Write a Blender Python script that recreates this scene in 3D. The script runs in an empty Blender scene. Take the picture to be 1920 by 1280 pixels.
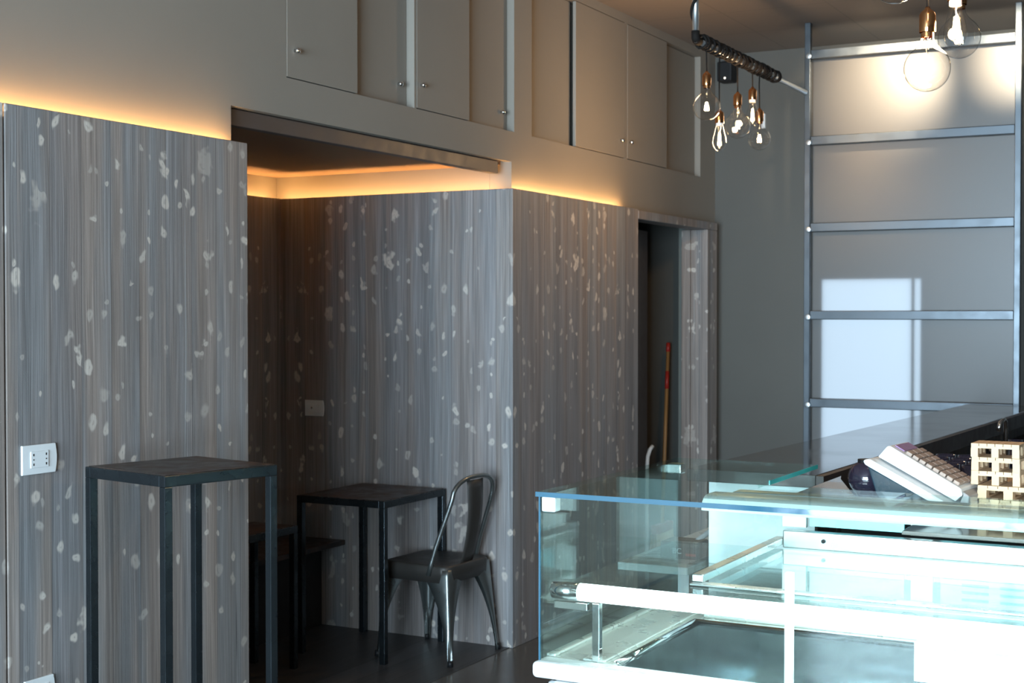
import bpy, bmesh, math, random
from mathutils import Vector, Matrix
random.seed(7)
PI = math.pi
S = bpy.context.scene
COL = S.collection

# ------------------------------------------------------------------ materials
class NT:
    def __init__(s, name):
        s.m = bpy.data.materials.new(name); s.m.use_nodes = True
        s.t = s.m.node_tree; s.t.nodes.clear()
        s.out = s.t.nodes.new('ShaderNodeOutputMaterial')
    def n(s, typ, **kw):
        nd = s.t.nodes.new(typ)
        for k, v in kw.items():
            if k in nd.inputs.keys(): s.set(nd.inputs[k], v)
            else: setattr(nd, k, v)
        return nd
    def set(s, inp, v):
        if isinstance(v, bpy.types.NodeSocket): s.t.links.new(v, inp)
        else:
            if isinstance(v, (tuple, list)) and len(v) == 3 and inp.type == 'RGBA': v = (*v, 1)
            inp.default_value = v
    def math(s, op, a, b=0.0, c=None, clamp=False):
        nd = s.t.nodes.new('ShaderNodeMath'); nd.operation = op; nd.use_clamp = clamp
        s.set(nd.inputs[0], a); s.set(nd.inputs[1], b)
        if c is not None: s.set(nd.inputs[2], c)
        return nd.outputs[0]
    def mix(s, f, a, b, blend='MIX'):
        nd = s.t.nodes.new('ShaderNodeMix'); nd.data_type = 'RGBA'; nd.blend_type = blend
        s.set(nd.inputs[0], f); s.set(nd.inputs[6], a); s.set(nd.inputs[7], b)
        return nd.outputs[2]
    def ramp(s, f, lo, hi, a=0.0, b=1.0):
        nd = s.t.nodes.new('ShaderNodeMapRange'); nd.interpolation_type = 'SMOOTHSTEP'
        s.set(nd.inputs[0], f)
        for i, v in zip((1, 2, 3, 4), (lo, hi, a, b)): s.set(nd.inputs[i], v)
        return nd.outputs[0]
    def xyz(s, src='world'):
        if src == 'world': o = s.n('ShaderNodeNewGeometry').outputs['Position']
        else: o = s.n('ShaderNodeTexCoord').outputs['Object']
        sp = s.n('ShaderNodeSeparateXYZ'); s.set(sp.inputs[0], o)
        return sp.outputs[0], sp.outputs[1], sp.outputs[2]
    def vec(s, x, y, z=0.0):
        c = s.n('ShaderNodeCombineXYZ')
        for i, v in enumerate((x, y, z)): s.set(c.inputs[i], v)
        return c.outputs[0]
    def noise(s, vec, scale=1.0, detail=2.0, rough=.5):
        nd = s.n('ShaderNodeTexNoise'); s.set(nd.inputs['Vector'], vec)
        nd.inputs['Scale'].default_value = scale; nd.inputs['Detail'].default_value = detail
        nd.inputs['Roughness'].default_value = rough
        return nd.outputs[0]
    def bsdf(s, **kw):
        nd = s.n('ShaderNodeBsdfPrincipled')
        for k, v in kw.items():
            s.set(nd.inputs[k.replace('_', ' ')], v)
        return nd
    def bump(s, h, strength=.2, dist=.002):
        nd = s.n('ShaderNodeBump'); s.set(nd.inputs['Height'], h)
        nd.inputs['Strength'].default_value = strength; nd.inputs['Distance'].default_value = dist
        return nd.outputs[0]
    def done(s, sh):
        s.t.links.new(sh if isinstance(sh, bpy.types.NodeSocket) else sh.outputs[0], s.out.inputs[0]); return s.m

def basic(name, col, rough=.5, metal=0.0, var=.12, scale=14, spec=.5, bump=.08):
    t = NT(name); x, y, z = t.xyz('obj'); v = t.vec(x, y, z)
    f = t.noise(v, scale, 4)
    c = t.mix(f, tuple(k * (1 - var) for k in col), tuple(min(1, k * (1 + var)) for k in col))
    r = t.ramp(f, .3, .7, max(0, rough - .05), min(1, rough + .05))
    b = t.bsdf(Base_Color=c, Roughness=r, Metallic=metal, Specular_IOR_Level=spec)
    if bump: t.set(b.inputs['Normal'], t.bump(f, bump))
    return t.done(b)

def wood_cladding():
    t = NT('grey_brushed_pine'); x, y, z = t.xyz()
    u = t.math('ADD', x, y)
    warp = t.math('MULTIPLY', t.math('SUBTRACT', t.noise(t.vec(t.math('MULTIPLY', u, 3), t.math('MULTIPLY', z, 1.1)), 1, 2), .5), .03)
    uw = t.math('ADD', u, warp)
    pid = t.math('FLOOR', t.math('DIVIDE', u, .125))
    wn = t.n('ShaderNodeTexWhiteNoise'); wn.noise_dimensions = '1D'; t.set(wn.inputs['W'], pid)
    pv = wn.outputs['Value']
    off = t.math('MULTIPLY', pv, 17.0)
    # plank tints: brown grey / violet grey / blue grey
    tn = t.noise(t.vec(t.math('MULTIPLY', u, 9), t.math('MULTIPLY', z, .6), off), 1, 2)
    c = t.mix(t.ramp(tn, .36, .64), (.255, .212, .188), (.225, .220, .222))
    c = t.mix(t.ramp(pv, .6, .9, 0, .5), c, (.21, .19, .188))
    lf = t.noise(t.vec(t.math('MULTIPLY', u, 22), t.math('MULTIPLY', z, .45), off), 1, 3)
    c = t.mix(1.0, c, t.vec(*[t.ramp(lf, .25, .75, .84, 1.17)] * 3), 'MULTIPLY')
    st = t.noise(t.vec(t.math('MULTIPLY', uw, 130), t.math('MULTIPLY', z, 1.6), off), 1, 3, .6)
    c = t.mix(1.0, c, t.vec(*[t.ramp(st, .25, .75, .8, 1.2)] * 3), 'MULTIPLY')
    fi = t.noise(t.vec(t.math('MULTIPLY', uw, 420), t.math('MULTIPLY', z, 3.5), off), 1, 2)
    c = t.mix(1.0, c, t.vec(*[t.ramp(fi, .3, .7, .84, 1.16)] * 3), 'MULTIPLY')
    # dark shakes and thin pale sap streaks
    cr = t.noise(t.vec(t.math('MULTIPLY', uw, 46), t.math('MULTIPLY', z, .7), off), 1, 2)
    c = t.mix(t.ramp(cr, .26, .22, 0, .8), c, (.035, .035, .04))
    sp = t.noise(t.vec(t.math('MULTIPLY', uw, 60), t.math('MULTIPLY', z, .5), t.math('ADD', off, 9)), 1, 1)
    c = t.mix(t.ramp(sp, .73, .78, 0, .7), c, (.33, .33, .33))
    # knots, worn pale by the brushing
    masks = []
    for k, (su, sz, r0, r1, keep, zo) in enumerate([(5.2, 3.6, .06, .17, .24, 0), (9.5, 7.0, .08, .20, .25, 31), (15, 11, .10, .26, .30, 57)]):
        wv = t.noise(t.vec(t.math('MULTIPLY', u, 18), t.math('MULTIPLY', z, 12), k * 5.0), 1, 2)
        wd = t.math('MULTIPLY', t.math('SUBTRACT', wv, .5), .75)
        wv2 = t.noise(t.vec(t.math('MULTIPLY', u, 14), t.math('MULTIPLY', z, 16), k * 5.0 + 3), 1, 2)
        wd2 = t.math('MULTIPLY', t.math('SUBTRACT', wv2, .5), .75)
        vo = t.n('ShaderNodeTexVoronoi'); vo.voronoi_dimensions = '2D'; vo.feature = 'F1'
        vo.inputs['Randomness'].default_value = 1.0
        t.set(vo.inputs['Vector'], t.vec(t.math('ADD', t.math('MULTIPLY', u, su), t.math('ADD', wd, zo)), t.math('ADD', t.math('MULTIPLY', z, sz), wd2)))
        vo.inputs['Scale'].default_value = 1.0
        sc = t.n('ShaderNodeSeparateColor'); t.set(sc.inputs[0], vo.outputs['Color'])
        on = t.math('LESS_THAN', sc.outputs[0], keep)
        rad = t.math('MULTIPLY_ADD', sc.outputs[1], r1 - r0, r0)
        d = t.math('DIVIDE', vo.outputs['Distance'], rad)
        m = t.math('MULTIPLY', t.ramp(d, .55, 1.15, 1, 0), on)
        m = t.math('MULTIPLY', m, t.ramp(sc.outputs[2], 0, 1, .4, 1.0))
        # darker pith
        m = t.math('MULTIPLY', m, t.ramp(d, .08, .25, .55, 1))
        masks.append(m)
    km = t.math('MAXIMUM', t.math('MAXIMUM', masks[0], masks[1]), masks[2])
    c = t.mix(km, c, (.56, .50, .445))
    h = t.math('ADD', t.math('MULTIPLY', st, .7), t.math('MULTIPLY', fi, .5))
    # fine joint between planks
    fr = t.math('FRACT', t.math('DIVIDE', u, .125))
    jn = t.ramp(t.math('ABSOLUTE', t.math('SUBTRACT', fr, .5)), .485, .497, 0, 1)
    c = t.mix(t.math('MULTIPLY', jn, .5), c, (.04, .04, .045))
    b = t.bsdf(Base_Color=c, Roughness=t.ramp(st, .3, .7, .42, .62), Specular_IOR_Level=.35)
    t.set(b.inputs['Normal'], t.bump(h, .35, .002))
    return t.done(b)

def plaster(name, col, fine=True):
    t = NT(name); x, y, z = t.xyz(); v = t.vec(x, y, z)
    a = t.noise(v, 2.2, 3); b_ = t.noise(v, 180, 2)
    c = t.mix(a, tuple(k * .93 for k in col), tuple(k * 1.07 for k in col))
    b = t.bsdf(Base_Color=c, Roughness=.82, Specular_IOR_Level=.25)
    t.set(b.inputs['Normal'], t.bump(b_, .12, .001))
    return t.done(b)

def ceiling_mat():
    t = NT('ceiling_tiles'); x, y, z = t.xyz()
    def line(c, per, off):
        f = t.math('FRACT', t.math('DIVIDE', t.math('ADD', c, off), per))
        return t.ramp(t.math('ABSOLUTE', t.math('SUBTRACT', f, .5)), .488, .4965, 0, 1)
    l = t.math('MAXIMUM', line(x, .6, .1), line(y, .6, .25))
    a = t.noise(t.vec(x, y, z), 1.2, 2)
    c = t.mix(a, (.17, .145, .125), (.205, .175, .155))
    c = t.mix(t.math('MULTIPLY', l, .35), c, (.09, .08, .075))
    b = t.bsdf(Base_Color=c, Roughness=.7)
    return t.done(b)

def tile_floor():
    t = NT('polished_brown_tiles'); x, y, z = t.xyz()
    def line(c, per, off):
        f = t.math('FRACT', t.math('DIVIDE', t.math('ADD', c, off), per))
        return t.ramp(t.math('ABSOLUTE', t.math('SUBTRACT', f, .5)), .494, .498, 0, 1)
    l = t.math('MAXIMUM', line(x, .6, .02), line(y, .6, .1))
    a = t.noise(t.vec(x, y, z), 5, 5, .6)
    c = t.mix(a, (.075, .067, .058), (.11, .10, .088))
    c = t.mix(t.math('MULTIPLY', l, .6), c, (.03, .03, .03))
    return t.done(t.bsdf(Base_Color=c, Roughness=t.ramp(a, .3, .7, .16, .26), Specular_IOR_Level=.5))

def plank_floor():
    t = NT('dark_plank_floor'); x, y, z = t.xyz()
    pid = t.math('FLOOR', t.math('DIVIDE', y, .14))
    wn = t.n('ShaderNodeTexWhiteNoise'); wn.noise_dimensions = '1D'; t.set(wn.inputs['W'], pid)
    g = t.noise(t.vec(t.math('MULTIPLY', x, 2.5), t.math('MULTIPLY', y, 60), t.math('MULTIPLY', wn.outputs[0], 9)), 1, 3)
    c = t.mix(g, (.035, .035, .037), (.08, .078, .08))
    c = t.mix(1.0, c, t.vec(*[t.ramp(wn.outputs[0], 0, 1, .75, 1.25)] * 3), 'MULTIPLY')
    fr = t.math('FRACT', t.math('DIVIDE', y, .14))
    jn = t.ramp(t.math('ABSOLUTE', t.math('SUBTRACT', fr, .5)), .48, .495, 0, 1)
    c = t.mix(jn, c, (.01, .01, .01))
    return t.done(t.bsdf(Base_Color=c, Roughness=.4))

def patina_top():
    t = NT('patinated_steel_top'); x, y, z = t.xyz('obj'); v = t.vec(x, y, z)
    a = t.noise(v, 9, 5, .65); b_ = t.noise(v, 3.5, 3)
    c = t.mix(t.ramp(a, .4, .7), (.035, .03, .028), (.10, .06, .045))
    c = t.mix(t.ramp(b_, .55, .75, 0, .6), c, (.16, .05, .03))
    return t.done(t.bsdf(Base_Color=c, Roughness=t.ramp(a, .3, .7, .28, .5), Metallic=.35))

def glass(name, tint, refl=1.0, rough=0.0, ior=1.5, mult=1.0, rim=0):
    t = NT(name)
    tr = t.n('ShaderNodeBsdfTransparent'); t.set(tr.inputs[0], tint)
    gl = t.n('ShaderNodeBsdfGlossy'); gl.inputs['Roughness'].default_value = rough
    t.set(gl.inputs[0], (.95 * refl, 1.0 * refl, 1.0 * refl))
    if rim:
        lw = t.n('ShaderNodeLayerWeight'); lw.inputs[0].default_value = .5
        t.set(tr.inputs[0], t.mix(t.ramp(lw.outputs['Facing'], .62, 1.0), tint, tuple(k * rim for k in tint)))
    fr = t.n('ShaderNodeFresnel'); bf = t.n('ShaderNodeNewGeometry').outputs['Backfacing']
    t.set(fr.inputs['IOR'], t.math('MULTIPLY_ADD', bf, 1 / ior - ior, ior))
    mx = t.n('ShaderNodeMixShader'); t.set(mx.inputs[0], t.math('MULTIPLY', fr.outputs[0], mult))
    t.t.links.new(tr.outputs[0], mx.inputs[1]); t.t.links.new(gl.outputs[0], mx.inputs[2])
    return t.done(mx)

def emis(name, col, strength):
    t = NT(name); e = t.n('ShaderNodeEmission'); t.set(e.inputs[0], col); e.inputs[1].default_value = strength
    return t.done(e)

def satin_panel():
    t = NT('satin_polycarbonate'); x, y, z = t.xyz()
    a = t.noise(t.vec(x, t.math('MULTIPLY', y, 1), t.math('MULTIPLY', z, 1)), 1.5, 1)
    c = t.mix(a, (.070, .055, .040), (.082, .065, .048))
    d = t.n('ShaderNodeBsdfDiffuse'); t.set(d.inputs[0], c)
    tl = t.n('ShaderNodeBsdfTranslucent'); t.set(tl.inputs[0], (.9, .95, 1.0))
    m1 = t.n('ShaderNodeMixShader'); m1.inputs[0].default_value = .4
    t.t.links.new(d.outputs[0], m1.inputs[1]); t.t.links.new(tl.outputs[0], m1.inputs[2])
    g = t.n('ShaderNodeBsdfGlossy'); g.inputs['Roughness'].default_value = .42; t.set(g.inputs[0], (.85, .87, .9))
    m2 = t.n('ShaderNodeMixShader'); m2.inputs[0].default_value = .075
    t.t.links.new(m1.outputs[0], m2.inputs[1]); t.t.links.new(g.outputs[0], m2.inputs[2])
    return t.done(m2)

M = dict(
    clad=wood_cladding(),
    wall=plaster('taupe_plaster', (.25, .222, .188)),
    grey=plaster('grey_plaster', (.108, .104, .094)), darkwall=plaster('dark_brown_plaster', (.07, .06, .05)),
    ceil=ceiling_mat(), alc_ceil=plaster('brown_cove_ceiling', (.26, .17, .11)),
    tile=tile_floor(), plank=plank_floor(), patina=patina_top(),
    steel=basic('blued_square_steel', (.045, .055, .062), .27, .85, var=.02, bump=0),
    chairsteel=basic('gunmetal_sheet', (.22, .24, .235), .32, .85, bump=.03),
    seatdark=basic('dark_gunmetal_seat', (.06, .055, .05), .45, .5, bump=.03),
    chrome=basic('polished_chrome', (.8, .8, .8), .08, 1.0, var=.03, bump=0),
    inox=basic('brushed_stainless', (.55, .56, .55), .28, 1.0, var=.06, scale=6, bump=0),
    alu=basic('anodised_aluminium', (.62, .66, .68), .35, .9, var=.04, bump=0),
    shelfalu=basic('shelf_aluminium', (.10, .115, .13), .36, .7, var=.02, bump=0),
    white=basic('white_lacquer', (.80, .82, .82), .3, 0, var=.03, bump=0),
    whitep=basic('white_plastic', (.75, .77, .77), .35, 0, var=.02, bump=0),
    keyp=basic('beige_key_plastic', (.36, .27, .22), .5, 0, var=.05, bump=0),
    greyp=basic('grey_plastic', (.30, .29, .29), .45, 0, var=.05, bump=0),
    cyan=basic('pale_cyan_panel', (.38, .78, .85), .25, 0, var=.05, bump=0),
    black=basic('black_plastic', (.010, .010, .011), .5, 0, spec=.25, bump=0),
    blackrub=basic('black_cable_rubber', (.012, .010, .009), .8, 0, spec=.2, bump=.05),
    register=basic('dark_blue_plastic', (.010, .030, .044), .25, 0, bump=0, spec=.25),
    bartop=basic('dark_polished_top', (.045, .042, .04), .09, 0, var=.15, scale=3, spec=.9, bump=.02),
    barwood=basic('dark_brown_edge', (.035, .022, .017), .5, 0, bump=.05),
    pallet=basic('light_pine_pallet', (.66, .47, .29), .6, 0, var=.12, scale=60, bump=.05),
    brass=basic('copper_brass', (.72, .36, .16), .18, 1.0, var=.06, bump=0),
    ring=basic('porcelain_ring', (.8, .8, .8), .4, 0, var=.02, bump=0),
    benchblack=basic('black_bench_board', (.012, .011, .011), .6, 0, bump=.05),
    darkglass=basic('dark_tumbler_glass', (.03, .025, .045), .08, .2, spec=1.0, bump=0),
    broomwood=basic('ochre_broom_wood', (.36, .19, .07), .5, 0, bump=.03),
    red=basic('red_plastic', (.42, .03, .02), .4, 0, bump=0),
    trimdark=basic('dark_stained_trim', (.06, .05, .048), .5, 0, var=.35, scale=10, bump=.1),
    dark=plaster('dark_store_wall', (.20, .21, .19)),
    caseglass=glass('case_glass', (.89, .95, .935)),
    topglass=glass('top_case_glass', (.86, .94, .92), mult=.42),
    bulbglass=glass('clear_bulb_glass', (.97, .96, .95), 1.0, 0, 1.6, rim=.45),
    shopglass=glass('shop_window_glass', (.95, .97, .97)),
    glassedge=basic('blue_glass_edge', (.04, .12, .18), .08, 0, var=.05, spec=1.0, bump=0),  # blue put in for sky reflected along the glass edges
    tealedge=basic('teal_glass_edge', (.04, .42, .42), .15, 0, var=.05, spec=1.0, bump=0),
    sill=basic('satin_case_sill', (.74, .74, .70), .3, .45, var=.02, bump=0),
    pan=basic('dark_well_steel', (.32, .36, .37), .1, .9, var=.05, bump=0),
    satin=satin_panel(),
    led=emis('warm_led', (1, .54, .20), 112), ledalc=emis('alcove_led', (1, .52, .18), 75),
    filament=emis('glowing_filament', (1, .62, .28), 90),
    tube=emis('case_led_tube', (.85, .97, 1), 7.0),
    diffuser=emis('case_lamp_diffuser', (.86, .97, 1), 85), lampcover=emis('lit_lamp_cover', (.60, .93, 1.0), 2.0),
    daylight=emis('added_glow_pane', (.60, .76, .90), 2.4),  # glow added behind the shelving panels for their pale blue patch
    spotled=emis('spot_led', (1, .9, .75), 4),
    pink=basic('mauve_display', (.34, .20, .36), .2, 0, bump=0),
)

# ------------------------------------------------------------------ geometry helpers
def link(name, bm, mat, parent=None, bevel=0.0, smooth=False, seg=2):
    bmesh.ops.recalc_face_normals(bm, faces=bm.faces)
    me = bpy.data.meshes.new(name); bm.to_mesh(me); bm.free()
    if smooth:
        for p in me.polygons: p.use_smooth = True
    me.materials.append(M[mat] if isinstance(mat, str) else mat)
    o = bpy.data.objects.new(name, me); COL.objects.link(o)
    if parent is not None: o.parent = parent
    if bevel:
        b = o.modifiers.new('Bevel', 'BEVEL'); b.width = bevel; b.segments = seg; b.limit_method = 'ANGLE'
    return o

def box(bm, x0, x1, y0, y1, z0, z1, mat=None):
    vs = [bm.verts.new((x, y, z)) for z in (z0, z1) for x, y in ((x0, y0), (x1, y0), (x1, y1), (x0, y1))]
    if mat is not None:
        for v in vs: v.co = mat @ v.co
    for f in ((0, 3, 2, 1), (4, 5, 6, 7), (0, 1, 5, 4), (1, 2, 6, 5), (2, 3, 7, 6), (3, 0, 4, 7)):
        bm.faces.new([vs[i] for i in f])
def boxes(*bs):
    bm = bmesh.new()
    for b in bs: box(bm, *b)
    return bm
def prism(pts, axis, a0, a1):
    """extrude a 2D outline along an axis ('x','y','z')"""
    bm = bmesh.new()
    def P(p, a):
        return {'x': (a, p[0], p[1]), 'y': (p[0], a, p[1]), 'z': (p[0], p[1], a)}[axis]
    A = [bm.verts.new(P(p, a0)) for p in pts]; B = [bm.verts.new(P(p, a1)) for p in pts]
    bm.faces.new(A); bm.faces.new(B)
    n = len(pts)
    for i in range(n): bm.faces.new((A[i], A[(i + 1) % n], B[(i + 1) % n], B[i]))
    return bm
def tube(bm, pts, r, seg=10, caps=True):
    pts = [Vector(p) for p in pts]; rings = []
    rs = r if isinstance(r, (list, tuple)) else [r] * len(pts)
    up = None
    for i, p in enumerate(pts):
        t = (pts[min(i + 1, len(pts) - 1)] - pts[max(i - 1, 0)]).normalized()
        if up is None:
            up = Vector((0, 0, 1)) if abs(t.z) < .9 else Vector((1, 0, 0))
        a = t.cross(up)
        if a.length < 1e-5: a = t.cross(Vector((0, 1, 0)))
        a.normalize(); b = a.cross(t).normalized(); up = b
        rings.append([bm.verts.new(p + (a * math.cos(2 * PI * k / seg) + b * math.sin(2 * PI * k / seg)) * rs[i]) for k in range(seg)])
    for A, B in zip(rings, rings[1:]):
        for k in range(seg): bm.faces.new((A[k], A[(k + 1) % seg], B[(k + 1) % seg], B[k]))
    if caps: bm.faces.new(rings[0][::-1]); bm.faces.new(rings[-1])
def tb(pts, r, seg=10):
    bm = bmesh.new(); tube(bm, pts, r, seg); return bm
def lathe(bm, prof, c=(0, 0, 0), seg=28):
    rings = []
    for r, z in prof:
        if r < 1e-5: rings.append([bm.verts.new((c[0], c[1], c[2] + z))])
        else: rings.append([bm.verts.new((c[0] + r * math.cos(2 * PI * k / seg), c[1] + r * math.sin(2 * PI * k / seg), c[2] + z)) for k in range(seg)])
    for A, B in zip(rings, rings[1:]):
        for k in range(seg):
            q = (k + 1) % seg
            if len(A) == 1 and len(B) == 1: continue
            if len(A) == 1: bm.faces.new((A[0], B[k], B[q]))
            elif len(B) == 1: bm.faces.new((A[k], A[q], B[0]))
            else: bm.faces.new((A[k], A[q], B[q], B[k]))
def lt(prof, c=(0, 0, 0), seg=28):
    bm = bmesh.new(); lathe(bm, prof, c, seg); return bm
def thing(name, label, cat, loc=(0, 0, 0), rz=0, group=None):
    o = bpy.data.objects.new(name, None); o.empty_display_size = .1; COL.objects.link(o)
    o.location = loc; o.rotation_euler = (0, 0, rz)
    o['label'] = label; o['category'] = cat
    if group: o['group'] = group
    return o
def tag(o, label, cat, group=None):
    o['label'] = label; o['category'] = cat
    if group: o['group'] = group
    return o
def struct(name, bm, mat, **kw):
    o = link(name, bm, mat, **kw); o['kind'] = 'structure'; return o

# ------------------------------------------------------------------ camera
cam = bpy.data.cameras.new('camera'); co = bpy.data.objects.new('camera', cam); COL.objects.link(co)
cam.sensor_width = 36; cam.lens = 50.0; cam.clip_start = .05
YAW = math.radians(28.03); PITCH = math.atan(52 / 2667)
co.location = (0, 0, 1.6); co.rotation_euler = (PI / 2 - PITCH, 0, YAW - PI / 2)
cam.dof.use_dof = True; cam.dof.focus_distance = 4.2; cam.dof.aperture_fstop = 7.1
S.camera = co

# ------------------------------------------------------------------ the room
X0, X1, Y0, YW, ZC = -3.5, 8.94, -4.0, 3.24, 3.30
struct('floor', boxes((X0, X1, Y0, 3.20, -.1, 0)), 'tile')
o = struct('floor', boxes((3.7, 6.2, 3.20, 4.7, -.1, .003)), 'plank')
struct('floor', boxes((6.2, X1 + .1, 3.20, 5.6, -.1, -.001)), 'tile')
struct('ceiling', boxes((X0, X1 + .1, Y0, YW + .4, ZC, ZC + .1)), 'ceil')

# long wall: plaster with the cupboard niches cut in above head height
NZ0, NZ1 = 2.48, 3.25
niches = [(4.298, 5.196), (5.212, 6.108), (6.294, 7.452), (7.482, 8.663)]
bl = [(X0, 3.976, YW, YW + .25, 0, NZ0), (3.976, 6.08, YW, YW + .035, 2.335, NZ0), (6.08, 7.48, YW, YW + .12, 0, NZ0),
      (7.506, 8.64, YW, YW + .12, 2.17, NZ0), (8.701, X1, YW, YW + .12, 0, NZ0), (8.64, 8.701, YW, YW + .12, 2.17, NZ0), (7.48, 7.506, YW, YW + .12, 2.2, NZ0),
      (X0, X1, YW, YW + .25, NZ1, ZC + .05)]
edges = [X0] + [e for n in niches for e in n] + [X1]
for a, b in zip(edges[0::2], edges[1::2]): bl.append((a, b, YW, YW + .25, NZ0, NZ1))
bl.append((3.976, X1, YW + .075, YW + .25, NZ0, NZ1))
struct('wall_left', boxes(*bl), 'wall')
struct('wall_back', boxes((X1, X1 + .12, Y0, 5.6, 0, ZC)), 'grey')
struct('wall_right', boxes((X0, X1, Y0 - .12, Y0, 0, ZC)), 'darkwall')
# shop front behind the camera
struct('wall_front', boxes((X0 - .12, X0, Y0, -1.2, 0, ZC), (X0 - .12, X0, 2.9, YW + .2, 0, ZC), (X0 - .12, X0, -1.2, 2.9, 2.9, ZC), (X0 - .12, X0, -1.2, 2.9, 0, .12)), 'darkwall')
wf = struct('window_1', boxes(*[(X0 - .09, X0 - .03, y - .03, y + .03, .12, 2.9) for y in (-1.17, .17, 1.5, 2.87)],
      (X0 - .09, X0 - .03, -1.17, 2.87, .12, .18), (X0 - .09, X0 - .03, -1.17, 2.87, 2.84, 2.9)), 'black')
link('pane', boxes((X0 - .065, X0 - .06, -1.17, 2.87, .15, 2.87)), 'shopglass', wf)

# alcove
struct('wall_alcove_right', boxes((6.08, 6.2, YW + .121, 4.7, 0, 2.6)), 'wall')
struct('wall_alcove_back', boxes((3.7, 6.2, 4.65, 4.75, 0, 2.6)), 'wall')
struct('wall_alcove_left', boxes((3.8, 3.9, YW + .2, 4.7, 0, 2.6)), 'wall')
struct('ceiling', boxes((3.8, 6.08, YW + .06, 4.66, 2.32, 2.42)), 'alc_ceil')
struct('trim_1', boxes((3.976, 6.0, YW + .03, YW + .07, 2.272, 2.332)), 'trimdark', bevel=.003)

# wood cladding standing 4 cm off the plaster
cl = struct('trim_2', boxes((2.0, 2.897, 3.18, 3.2, 0, 2.2), (2.903, 3.992, 3.18, 3.2, 0, 2.2), (3.972, 3.992, 3.2, 4.55, 0, 2.2)), 'clad', bevel=.003)
struct('trim_3', boxes((5.98, 7.506, 3.18, 3.2, 0, 2.197), (5.98, 6.0, 3.2, 4.57, 0, 2.197), (7.486, 7.506, 3.2, 3.34, 0, 2.197)), 'clad', bevel=.003)
struct('trim_4', boxes((3.99, 5.98, 4.55, 4.57, 0, 2.197)), 'clad')
# bearers that carry the cladding and the led channel
struct('trim_5', boxes((2.0, 3.97, 3.2, 3.24, 2.12, 2.165), (6.0, 7.48, 3.2, 3.24, 2.12, 2.165), (6.0, 6.08, 3.2, 4.57, 2.12, 2.165), (3.99, 5.98, 4.57, 4.65, 2.12, 2.165)), 'trimdark')

def strip(bx, label, m='led'):
    o = link('led_strip', boxes(bx), m); return tag(o, label, 'light strip', 'warm light strips on top of the wood cladding')
strip((2.0, 3.955, 3.212, 3.224, 2.165, 2.171), 'warm light strip glowing above the large cladding panel at left')
strip((6.06, 7.37, 3.212, 3.224, 2.165, 2.171), 'warm light strip glowing above the cladding between alcove and doorway')
strip((6.02, 6.034, 3.3, 4.6, 2.165, 2.171), 'warm light strip along the top of the alcove right side', 'ledalc')
strip((4.0, 6.0, 4.6, 4.614, 2.165, 2.171), 'warm light strip along the top of the alcove back side', 'ledalc')

# doorway with wood casing and the dark store room behind it
d1 = struct('door_1', boxes((7.507, 8.82, 3.178, 3.3, 2.14, 2.19), (8.64, 8.82, 3.18, 3.24, 0, 2.14), (8.655, 8.7, 3.24, 3.30, 0, 2.14), (8.64, 8.7, 3.30, 3.36, 0, 2.14)), 'clad', bevel=.004)
struct('wall_store', boxes((7.1, 7.2, 3.38, 5.6, 0, 2.6), (7.1, X1, 5.5, 5.6, 0, 2.6), (8.70, X1, 3.361, 3.40, 0, 2.6)), 'dark')
struct('ceiling', boxes((7.1, X1, YW + .13, 5.6, 2.5, 2.6)), 'dark')

# ------------------------------------------------------------------ wall cupboards: sliding doors
def knob(p, par):
    bm = bmesh.new()
    lathe(bm, [(0, .0), (.006, 0), (.006, .008), (.011, .012), (.012, .018), (.008, .024), (0, .025)], seg=16)
    bmesh.ops.rotate(bm, verts=bm.verts, matrix=Matrix.Rotation(PI / 2, 3, 'X'))
    bmesh.ops.translate(bm, verts=bm.verts, vec=p)
    link('knob', bm, 'chrome', par, smooth=True)
def cupboard(a, b, doors, label, wallmat='wall'):
    t = thing('wall_cupboard', label, 'cupboard', ((a + b) / 2, YW, NZ0), 0, 'sliding door cupboards high on the taupe wall')
    ox, oy, oz = t.location
    L = lambda *bs: boxes(*[(x0 - ox, x1 - ox, y0 - oy, y1 - oy, z0 - oz, z1 - oz) for x0, x1, y0, y1, z0, z1 in bs])
    link('frame', L((a + .002, b - .002, YW + .058, YW + .073, NZ0 + .002, NZ1 - .002)), 'wall', t)
    for x0, x1, y, kx in doors:
        d = link('door', L((x0, x1, y, y + .018, NZ0 + .004, NZ1 - .004)), 'wall', t, bevel=.0015)
        if kx: knob((kx[0] - ox, y - oy, kx[1] - oz), d)
    return t
F_, R_ = YW - .001, YW + .038
cupboard(*niches[0], [(4.301, 4.765, F_, (4.347, 2.586)), (4.74, 5.193, R_, (5.125, 2.575))], 'taupe wall cupboard with two round steel knobs, nearest the camera, above the alcove left half')
cupboard(*niches[1], [(5.216, 5.67, F_, (5.246, 2.584)), (5.66, 6.104, R_, (6.04, 2.57))], 'taupe wall cupboard with sliding doors above the alcove right corner, second from the left')
cupboard(*niches[2], [(6.298, 6.81, R_, None), (6.80, 7.448, F_, (7.385, 2.577))], 'taupe wall cupboard above the glowing cladding, its left door set back, third from the left')
cupboard(*niches[3], [(7.486, 8.085, F_, (7.514, 2.579)), (8.07, 8.659, R_, None)], 'taupe wall cupboard farthest away, above the doorway beside the grey back wall')

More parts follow.
